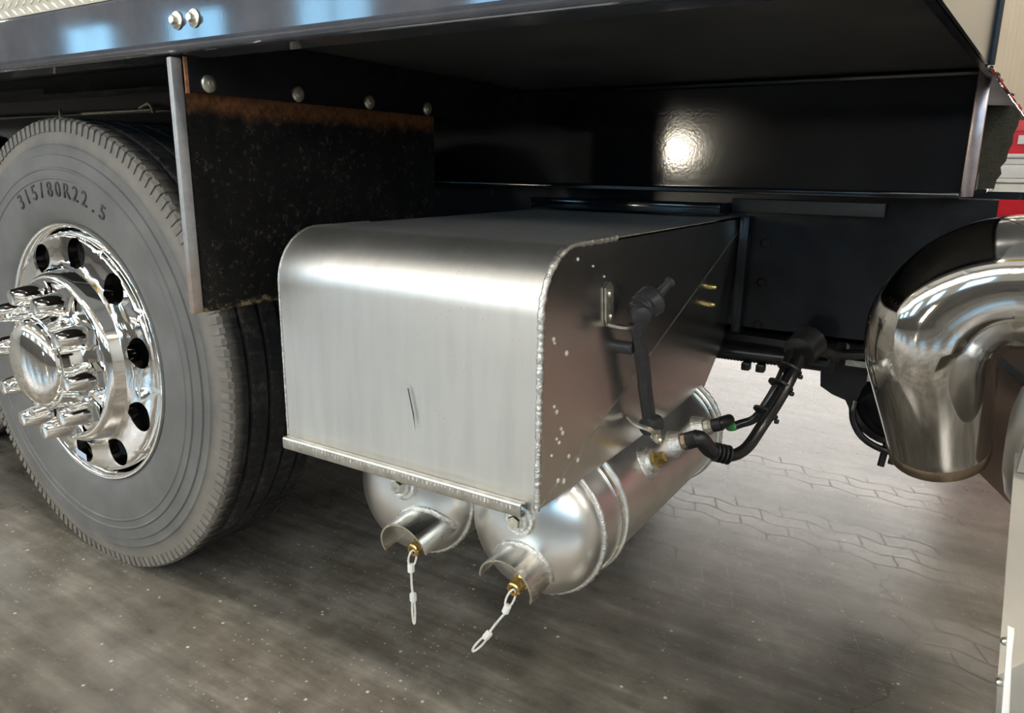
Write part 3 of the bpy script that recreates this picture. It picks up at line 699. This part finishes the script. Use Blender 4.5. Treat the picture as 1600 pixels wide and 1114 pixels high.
# ================================================================== AIR TANKS
TR, TX, TZ, TYA, TYB = .124, -.090, .345, .130, .745
def weld_ring(m, c, ax, R, r, amp, n=120):
    ax = Vector(ax).normalized(); ref = Vector((0, 0, 1)) if abs(ax.z) < .9 else Vector((1, 0, 0)); u = (ref - ax * ref.dot(ax)).normalized(); w_ = ax.cross(u)
    pts = [Vector(c) + (u * cos(2 * pi * i / n) + w_ * sin(2 * pi * i / n)) * (R + .0006 * sin(i * 2.3)) for i in range(n)]
    m.tube(pts, [r * (1 + amp * (1 if i % 2 else -1) + random.uniform(-.1, .1)) for i in range(n)], 8, closed=True); return m
def dome_y(rho): # outer surface of the front dome at radius rho (0..TR)
    return TYA - .068 * math.sqrt(max(0, 1 - (rho / TR) ** 2))
def air_tank(tx, theta, goff, boff, label):
    t = thing('air_tank', (tx, .43, TZ - TR), label, 'air tank', 'air tanks under the cover box')
    O = (tx, 0, TZ)
    pr = [(TYA - .068 * cos(a), TR * sin(a)) for a in [pi / 2 * i / 14 for i in range(15)]]
    pr += [(TYA + (TYB - TYA) * i / 4, TR) for i in range(1, 5)]
    pr += [(TYB + .068 * sin(a), TR * cos(a)) for a in [pi / 2 * i / 10 for i in range(1, 11)]]
    MB().lathe(pr, O, (0, 1, 0), 72, caps=False).build('shell', 'alu_tank', t, angle=60)
    weld_ring(MB(), (tx, TYA, TZ), (0, 1, 0), TR + .001, .0048, .10).build('seam_weld', 'alu_weld', t, angle=80)
    weld_ring(MB(), (tx, TYB, TZ), (0, 1, 0), TR + .001, .0045, .10).build('seam_weld', 'alu_weld', t, angle=80)
    for yb in ((.205, .705) if tx > -.2 else (.245, .665)):
        s_ = MB().lathe([(-.013, TR + .0005), (-.013, TR + .0025), (.013, TR + .0025), (.013, TR + .0005)], (tx, yb, TZ), (0, 1, 0), 72, caps=False).build('strap', 'alu_pipe', t)
        MB().tube([(tx + (TR + .0035) * cos(2 * pi * i / 72), yb + .008, TZ + (TR + .0035) * sin(2 * pi * i / 72)) for i in range(72)], .0045, 8, closed=True).build('strap_rod', 'alu_edge', s_)
    # local frame on the front dome, turned by theta about the tank's axis
    up = Vector((-sin(theta), 0, cos(theta))); rt = Vector((cos(theta), 0, sin(theta))); C0 = Vector((tx, 0, TZ))
    # drain guard: half pipe, opening away from 'up', pointing forward and down
    base = C0 + Vector((goff[0], 0, goff[1])); base.y = dome_y(math.hypot(*goff)) + .02
    ax = (Vector((0, -1, 0)) - Vector((0, 0, 1)) * .12).normalized(); gu = (up - ax * up.dot(ax)).normalized(); gr = ax.cross(gu)
    if gr.dot(rt) < 0: gr = -gr
    R1, R0, L = .0505, .0470, base.y - .016
    m = MB(); n = 28; vs = []
    a0, a1 = RAD(-98), RAD(98)
    for (r, inner) in ((R1, 0), (R0, 1)):
        for i in range(n + 1):
            a = a0 + (a1 - a0) * i / n
            cut = .010 * max(0, abs(a) / a1 - .6)
            for f in (0, 1):
                d = -.028 if f == 0 else L - cut * (1 if f else 0)
                vs.append(base + ax * d + (gu * cos(a) + gr * sin(a)) * r)
    q = 2 * (n + 1); fs = []
    for i in range(n):
        fs += [(2 * i, 2 * i + 2, 2 * i + 3, 2 * i + 1), (q + 2 * i, q + 2 * i + 1, q + 2 * i + 3, q + 2 * i + 2), (2 * i + 1, 2 * i + 3, q + 2 * i + 3, q + 2 * i + 1)]
    fs += [(0, 1, q + 1, q), (2 * n, q + 2 * n, q + 2 * n + 1, 2 * n + 1)]
    m.add(vs, fs); g = m.build('drain_guard', 'alu_pipe', t, angle=40)
    # its weld follows where the half pipe meets the dome
    pts = []
    for i in range(61):
        a = a0 * .93 + (a1 - a0) * .93 * i / 60; dirv = gu * cos(a) + gr * sin(a); lo, hi = -.06, .09
        for _ in range(24):
            mid = (lo + hi) / 2; p = base + ax * mid + dirv * R1; rr = math.hypot(p.x - C0.x, p.z - C0.z)
            if p.y > dome_y(min(rr, TR)): lo = mid
            else: hi = mid
        pts.append(base + ax * lo + dirv * (R1 + .001))
    MB().tube(pts, [.0052 * (1 + (.16 if i % 2 else -.12)) for i in range(61)], 8).build('guard_weld', 'alu_weld', g, angle=80)
    # drain valve (brass) with pull cable
    vb = base + ax * (base.y - .064) - gu * .008 + gr * .010
    v_ = MB().lathe([(0, .0125), (.034, .0125), (.036, .0105), (.036, .0065), (.030, .0065), (.030, 0)], vb, ax, 16, caps=False).lathe([(-.03, .0155), (.014, .0155), (.016, .013)], vb, ax, 6).build('drain_valve', 'brass', t, angle=30)
    e = vb + ax * .036
    return t, e, v_, C0, up, rt
def eyelet(m, a, b, wid, r, dirv):
    """a flat rope loop from a to b"""
    a, b = Vector(a), Vector(b); d = b - a; s_ = Vector(dirv); L = d.length; pts = []
    for i in range(20):
        f = 2 * pi * i / 20; pts.append(a + d * (.5 - .5 * cos(f)) + s_ * wid * sin(f) * (.55 + .45 * cos(f) if False else 1))
    m.tube(pts, r, 6, closed=True)
def crimp(m, p, d, L=.016, r=.0062):
    p = Vector(p); d = Vector(d).normalized(); m.lathe([(-L / 2, r * .7), (-L / 2 + .0015, r), (L / 2 - .0015, r), (L / 2, r * .7)], p, d, 10)
tkR, eR, vR, cR_, upR, rtR = air_tank(TX, RAD(-12), (.005, -.056), None, 'aluminium air tank with side plugs and hoses under the cover box')
tkL, eL, vL, cL_, upL, rtL = air_tank(TX - .261, RAD(12), (.056, -.052), None, 'aluminium air tank nearer the wheel, with its drain cable hanging straight down')
del tkL['group'], tkR['group']
xd = Vector((.85, .5, 0))
def pull_cable(e, valve, pts, last_loop, labels):
    e = Vector(e); P = [e + Vector(p) for p in pts]   # P: loop end, crimp1, crimp2, tail end
    m = MB(); eyelet(m, e + Vector((0, .004, .0)), P[0], .0068, .0019, xd)
    m.tube(spline([P[0], (P[0] + P[1]) / 2 + Vector((.001, 0, 0)), P[1]], 4), .0021, 6)
    m.tube(spline([P[1], (P[1] + P[2]) / 2 + Vector((-.001, 0, 0)), P[2]], 4), .0021, 6)
    eyelet(m, P[2], P[3], .0055 if last_loop else .0026, .0020, xd)
    c = m.build('pull_cable', 'white_cable', valve)
    m = MB(); crimp(m, (P[0] * .8 + P[1] * .2), P[1] - P[0]); m.build('crimp_sleeve', 'crimp', valve); m = MB(); crimp(m, P[2], P[3] - P[2]); m.build('crimp_sleeve', 'crimp', valve)
pull_cable(eL, vL, [(0, -.004, -.028), (.002, -.006, -.040), (.005, -.006, -.085), (.006, -.006, -.138)], False, None)
pull_cable(eR, vR, [(-.006, -.006, -.030), (-.010, -.008, -.042), (-.040, -.012, -.090), (-.066, -.016, -.128)], True, None)
# front bosses with hex plugs
for (tk, C0, bo) in ((tkR, cR_, (.004, .033)), (tkL, cL_, (.022, .034))):
    p = C0 + Vector((bo[0], 0, bo[1])); p.y = dome_y(.035) + .004
    ax = Vector((.05, -1, .18)).normalized()
    b = MB().lathe([(-.01, .030), (.004, .0275), (.009, .024), (.0095, .019), (.016, .0175), (.0165, 0)], p, ax, 24).build('boss', 'alu_weld', tk, angle=40)
    MB().lathe([(.0165, .0125), (.026, .0125), (.030, .0105), (.030, 0)], p, ax, 6).build('plug', 'zinc', b, angle=15)
# side bosses on the tank by the latch side
def side_boss(y, phi, name='boss'):
    n = Vector((cos(phi), 0, sin(phi))); p = Vector((TX, y, TZ)) + n * (TR - .004)
    return p, n
p, n = side_boss(.345, RAD(30))
b = MB().lathe([(-.004, .036), (.005, .032), (.010, .0275), (.011, .023), (.019, .021), (.020, 0)], p, n, 28).build('boss', 'alu_weld', tkR, angle=40)
MB().lathe([(.020, .0165), (.024, .0165), (.024, .011), (.040, .0105), (.041, .008), (.041, 0)], p, n, 4).build('plug', 'gold_zinc', b, angle=15)
hose_starts = []
for (y, phi, ring) in ((.475, RAD(27), 'pipe_rim'), (.605, RAD(24), 'zinc_matt')):
    p, n = side_boss(y, phi)
    b = MB().lathe([(-.004, .032), (.006, .028), (.016, .024), (.024, .022), (.025, 0)], p, n, 28).build('boss', 'alu_weld', tkR, angle=40)
    MB().lathe([(.025, .0175), (.034, .0175), (.035, .015), (.040, .015), (.040, 0)], p, n, 12).build('adapter', ring, b, angle=25)
    hose_starts.append((p + n * .038, n))

# ================================================================== HOSES
bundle = [Vector((.156, .645, .440)), Vector((.169, .668, .480)), Vector((.179, .70, .513)), Vector((.183, .75, .545))]
p, n = hose_starts[0]
t = thing('air_hose', tuple(p), 'black air hose with ribbed elbow looping low from the tank to the chassis', 'hose')
el = MB().lathe([(-.004, .0175), (.018, .0175), (.021, .015)], p, n, 18).build('elbow_fitting', 'black_plastic', t)
q = Vector((.094, .505, .392)); m = MB(); m.tube(bez(p + n * .014, p + n * .030, q + Vector((-.018, -.012, .006)), q, 10), .0165, 14)
for i in range(4):
    f = q + Vector((.0065, .006, -.0025)) * i; m.lathe([(-.003, .0165), (-.002, .0195), (.002, .0195), (.003, .0165)], f, (.7, .6, -.25), 16)
m.build('ribbed_sleeve', 'black_plastic', t)
hp = spline([q, Vector((.117, .53, .381)), Vector((.137, .57, .389)), Vector((.152, .62, .424)), Vector((.170, .66, .470)), Vector((.182, .70, .511)), Vector((.186, .75, .545))], 8)
MB().tube(hp, .0120, 12).build('hose', 'hose', t)
p, n = hose_starts[1]
t = thing('air_hose', tuple(p), 'black air hose with a band of green tape, running up from the tank', 'hose')
MB().lathe([(-.004, .014), (.012, .0145), (.022, .0135)], p, n, 16).tube([p + n * .012, p + n * .022 + Vector((0, .012, 0)), p + n * .024 + Vector((.004, .034, 0))], [.0125, .0135, .012], 14).build('elbow_fitting', 'black_plastic', t)
q = p + n * .024 + Vector((.004, .030, 0))
hp = spline([q, Vector((.078, .655, .398)), Vector((.098, .668, .405)), Vector((.122, .676, .418)), Vector((.140, .682, .450)), Vector((.155, .70, .490)), Vector((.162, .73, .525)), Vector((.162, .77, .55))], 8)
MB().tube(hp, .0092, 12).build('hose', 'hose', t)
MB().tube(hp[1:13], .0102, 12).build('tape_band', 'green_tape', t)
# zip ties round the two hoses
for i, c in enumerate((bundle[0], bundle[1] * .6 + bundle[2] * .4, bundle[2] * .7 + bundle[3] * .3)):
    tt = thing('zip_tie', tuple(c), ['black zip tie low on the two air hoses where they meet', 'black zip tie midway up the pair of air hoses', 'black zip tie high on the air hoses under the chassis rail'][i], 'zip tie')
    ax = (bundle[2] - bundle[0]).normalized()
    MB().lathe([(-.0025, .0255), (-.0025, .0268), (.0025, .0268), (.0025, .0255)], c + Vector((-.008, .012, .002)), ax, 18).build('band', 'black_plastic', tt)
    MB().box(c.x + .014, c.x + .023, c.y - .006, c.y + .004, c.z - .013, c.z - .005, .002).build('lock', 'black_plastic', tt)
# corrugated loom and dark undercarriage pieces behind
t = thing('wiring_loom', (.1, .95, .53), 'black corrugated wiring loom under the chassis rail', 'cable loom')
pts = [(-.35 + i * .004, .95 + .004 * sin(i * .05), .485 + .010 * (i / 140)) for i in range(142)]
MB().tube(pts, [.021 if i % 2 else .0185 for i in range(142)], 12).build('corrugated_tube', 'black_plastic', t, angle=80)
MB().tube([(-.5, .97, .535), (-.1, .97, .532), (.15, .96, .530), (.24, .93, .535)], .026, 10).build('upper_tube', 'black_plastic', t)
for x_ in (.02, .055): MB().box(x_, x_ + .02, .92, .945, .455, .475, .003).build('clip', 'black_plastic', t)
MB().lathe([(-.03, .02), (-.025, .036), (.025, .038), (.03, .02)], (.185, .80, .560), (.3, 1, .4), 14).build('hose_collar', 'black_plastic', t)
MB().tube(spline([(.19, .84, .55), (.24, .93, .525), (.33, .96, .530), (.45, .97, .545)], 8), [.013 if i % 2 else .011 for i in range(25)], 10).build('branch_tube', 'black_plastic', t, angle=80)
t = thing('underbody_plate', (.0, 1.2, .5), 'black plate and cross tubes filling the gap under the chassis rail', 'plate')
MB().box(-.6, .22, 1.02, 1.10, .455, .575, .004).build('plate', 'black_rough', t)
t = thing('brake_chamber', (.28, 1.25, .3), 'black brake chamber with bracket and lines hanging below the chassis rail', 'brake chamber')
MB().prism([(.16, 1.12, .56), (.44, 1.12, .56), (.44, 1.12, .50), (.30, 1.12, .47), (.262, 1.12, .36), (.255, 1.12, .335), (.238, 1.12, .365), (.205, 1.12, .375), (.175, 1.12, .392), (.170, 1.12, .445), (.155, 1.12, .465)], (0, .12, 0)).build('bracket', 'black_rough', t, smooth=False)
MB().lathe([(-.09, .03), (-.085, .08), (-.05, .096), (-.012, .102), (-.010, .112), (.010, .112), (.012, .102), (.05, .096), (.085, .08), (.09, .03)], (.345, 1.19, .36), (.25, -.55, .35), 32).build('chamber', 'black_paint', t)
MB().cyl((.345, 1.14, .27), (.338, 1.13, .205), .0085, 10).cyl((.365, 1.14, .27), (.360, 1.13, .215), .0075, 10).build('stud', 'black_rough', t)
MB().tube(spline([(.262, 1.10, .372), (.262, 1.09, .345), (.270, 1.09, .315), (.292, 1.09, .285), (.33, 1.10, .262), (.40, 1.11, .248)], 8), .0085, 10).build('brake_line', 'hose', t)
MB().box(.23, .30, 1.10, 1.12, .46, .475).box(.285, .30, 1.09, 1.12, .43, .47).build('valve_tab', 'zinc_matt', t, smooth=False)
t = thing('valve_block', (.32, 1.05, .52), 'grey-black valve block bolted under the chassis rail', 'valve')
MB().box(.20, .40, 1.0, 1.10, .505, .55, .004).build('body', 'black_rough', t)
for x_ in (.24, .30): MB().cyl((x_, .995, .53), (x_, 1.0, .53), .009, 10).build('port', 'zinc_matt', t)

# ================================================================== CHROME ELBOW PIPE
t = thing('exhaust_elbow', (.465, .18, .52), 'big polished chrome elbow pipe pointing down with a brown rim', 'exhaust pipe')
ctr = [(.470, .306, .552), (.462, .284, .600), (.453, .260, .652), (.445, .240, .700)]
ac_ = Vector((.540, .230, .705)); ra_ = .096
arc = [(ac_.x - ra_ * cos(RAD(d_)), .234 - .004 * d_ / 90, ac_.z + ra_ * sin(RAD(d_))) for d_ in range(15, 91, 15)]
ctr += arc + [(.60, .226, .806), (.70, .222, .815), (.85, .215, .825)]
path = spline(ctr, 6); rad = []
for i in range(len(path)):
    z_ = path[i].z; rad.append(.0655 + (.083 - .0655) * min(1, max(0, (z_ - .56) / .17)))
MB().tube(path, rad, 56, caps=False).build('pipe', 'chrome_dull', t, angle=70)
MB().lathe([(-.014, .0600), (-.014, .0655), (.0, .0672), (.004, .0655)], (.470, .306, .552), (-.16, -.45, 1), 48, caps=False).build('pipe_lip', 'pipe_rim', t)
MB().lathe([(.0, .0615), (.09, .062)], (.4705, .309, .546), (-.16, -.45, 1), 40, caps=False).build('liner', 'pipe_rim', t)

# ================================================================== RIGHT-HAND PIECES
t = thing('fender_bracket', (.7, 0, .4), 'bare aluminium fender bracket plate with bolts and a white trim strip', 'bracket')
pl = MB().prism([(.548, .055, .632), (.80, .055, .632), (.80, -.16, .30), (.566, -.16, .30), (.562, -.145, .40), (.557, -.105, .463), (.552, -.03, .545)], (0, .006, .003)).build('plate', 'alu_plate', t, smooth=False)
MB().prism([(.556, -.118, .524), (.561, -.120, .524), (.562, -.125, .505), (.573, -.145, .40), (.577, -.17, .30), (.571, -.17, .30), (.566, -.147, .40), (.558, -.125, .500)], (0, -.010, 0)).build('trim_strip', 'white_paint', t, smooth=False)
for (x, y, z) in ((.5575, -.104, .502), (.5580, -.120, .468), (.5585, -.134, .436)):
    MB().lathe([(0, .0042), (.003, .0036), (.0045, .002), (.0047, 0)], (x, y - .004, z), (-.2, -1, .3), 12).build('bolt', 'zinc', t)
MB().prism([(.556, .036, .690), (.62, .036, .690), (.62, .036, .622), (.551, .036, .622)], (0, .016, 0)).build('top_flange', 'alu_plate', t, smooth=False)
t = thing('fuel_tank', (.8, .2, .5), 'silver fuel tank end beside the chrome elbow pipe', 'fuel tank')
MB().lathe([(-.018, 0), (-.016, .04), (-.010, .065), (.0, .078), (.014, .086), (.03, .089), (.5, .089)], (.560, .165, .618), (1, 0, 0), 48).build('shell', 'alu_tank', t, angle=50)
t = thing('inner_fender', (.6, .45, .5), 'dark brown inner fender panel behind the chrome elbow pipe', 'fender')
MB().prism([(.500, .45, .70), (.90, .45, .70), (.90, .45, .20), (.577, .45, .429), (.522, .45, .476), (.500, .45, .50)], (0, .008, 0)).build('panel', 'brown_plate', t, smooth=False)
MB().prism([(.52, .444, .655), (.60, .444, .60), (.60, .444, .61), (.52, .444, .668)], (0, .006, 0)).build('rib', 'black_rough', t, smooth=False)
# recess beyond the beam end
t = thing('insulation_sheet', (.47, 1.3, .88), 'olive insulation sheet with a torn ragged edge beyond the beam end', 'insulation')
poly = [(.40, 1.30, .890)]
rg = [(.484, .895), (.486, .915), (.494, .93), (.490, .945), (.499, .96), (.501, .985), (.506, 1.0), (.505, 1.02), (.511, 1.04), (.512, 1.06), (.508, 1.075), (.495, 1.085)]
poly += [(x, 1.30, z) for x, z in rg] + [(.40, 1.30, 1.09)]
MB().prism(poly, (0, .018, 0)).build('sheet', 'olive_felt', t, smooth=False)
t = thing('recess_frame', (.45, 1.2, .9), 'black recessed frame between the beam end and the insulation sheet', 'frame')
MB().box(.40, .452, .985, 1.29, .895, .93).box(.40, .47, 1.20, 1.29, .885, .894).box(.40, .412, .985, 1.29, .905, 1.09).build('frame', 'black_paint', t, smooth=False)
t = thing('step_plate', (.8, 1.3, .88), 'narrow silver tread plate step edge beyond the chassis', 'step')
MB().box(.480, 1.5, 1.31, 1.52, .888, .904).build('tread', 'tread_bar', t, smooth=False)
MB().box(.470, 1.5, 1.312, 1.50, .870, .8875).build('riser', 'black_paint', t, smooth=False)
t = thing('end_skirt', (.45, .3, 1.1), 'grey polished steel end skirt of the deck above the beam end', 'panel')
MB().prism([(.4045, -.088, 1.101), (.4465, .61, 1.101), (.4465, .61, 1.9), (.4045, -.088, 1.9)], (.004, 0, 0)).build('skirt', 'steel_skirt', t, smooth=False)
MB().tube([(.4535, .615, 1.10), (.4535, .615, 1.9)], .006, 8).build('edge_bead', 'black_paint', t)
t = thing('polished_panel', (.5, 1.4, 1.1), 'wavy polished stainless panel next to the grey end skirt', 'panel')
m = MB(); ny, nz = 120, 8; vs = []
for j in range(nz + 1):
    for i in range(ny + 1):
        y = .635 + 1.65 * i / ny; z = 1.098 + .8 * j / nz
        vs.append((.4035 + .0600 * (y + .088) + .009 + .0050 * sin(y * 17 + .8 * z) + .0024 * sin(y * 43 + 2 * z), y, z))
m.add(vs, [(j * (ny + 1) + i, j * (ny + 1) + i + 1, (j + 1) * (ny + 1) + i + 1, (j + 1) * (ny + 1) + i) for j in range(nz) for i in range(ny)])
po = m.build('panel', 'chrome_wavy', t, angle=80); sm = po.modifiers.new('thickness', 'SOLIDIFY'); sm.thickness = .002
m = MB(); m.tube([(.4035 + .06 * (.635 + i * .02 + .088) + .008, .635 + i * .02, 1.098 + .002 * sin(i * 2.9)) for i in range(83)], .0035, 6); m.build('edge_trim', 'chrome', t)
# red and white vehicle parked beyond
t = thing('parked_vehicle', (2.5, 4.6, 0), 'red and white vehicle body parked beyond the truck', 'vehicle')
MB().box(.44, 5.0, 4.60, 6.2, 1.045, 1.200).build('red_side', 'red_paint', t, smooth=False)
MB().box(.44, 5.0, 4.59, 6.2, 1.175, 1.26).build('upper_red_band', 'red_light_paint', t, smooth=False)
for (z0, z1, y) in ((1.022, 1.045, 4.585), (.985, 1.02, 4.60), (.905, .982, 4.59), (.878, .902, 4.58), (.82, .875, 4.60)):
    MB().box(.44, 5.0, y, 6.2, z0, z1, .003).build('white_moulding', 'white_paint', t)
MB().box(.44, 5.0, 4.62, 6.2, 1.26, 3.0).build('upper_body', 'cream_paint', t, smooth=False)
MB().box(.44, 5.0, 4.59, 6.2, .60, .815).build('red_skirt', 'red_paint', t, smooth=False)
MB().box(.44, 5.0, 4.66, 6.2, .40, .60).build('underbody', 'black_rough', t, smooth=False)
pt_ = MB().box(.552, .80, 4.588, 4.5995, 1.100, 1.150).build('name_plate', 'white_paint', t, smooth=False)
vs, fs = text_mesh('ISB', .042, .001, lambda u, v, w_: Vector((.625 + u, 4.586 - w_, 1.125 + v)))
MB().add(vs, fs).build('lettering', 'sticker_ink', pt_, smooth=False)
for x in (1.2, 4.2):
    MB().lathe([(0, 0), (0, .2), (.01, .3), (.03, .40), (.22, .40), (.24, .3), (.24, 0)], (x, 4.68, .40), (0, 1, 0), 32, caps=False).build('wheel', 'black_rough', t)
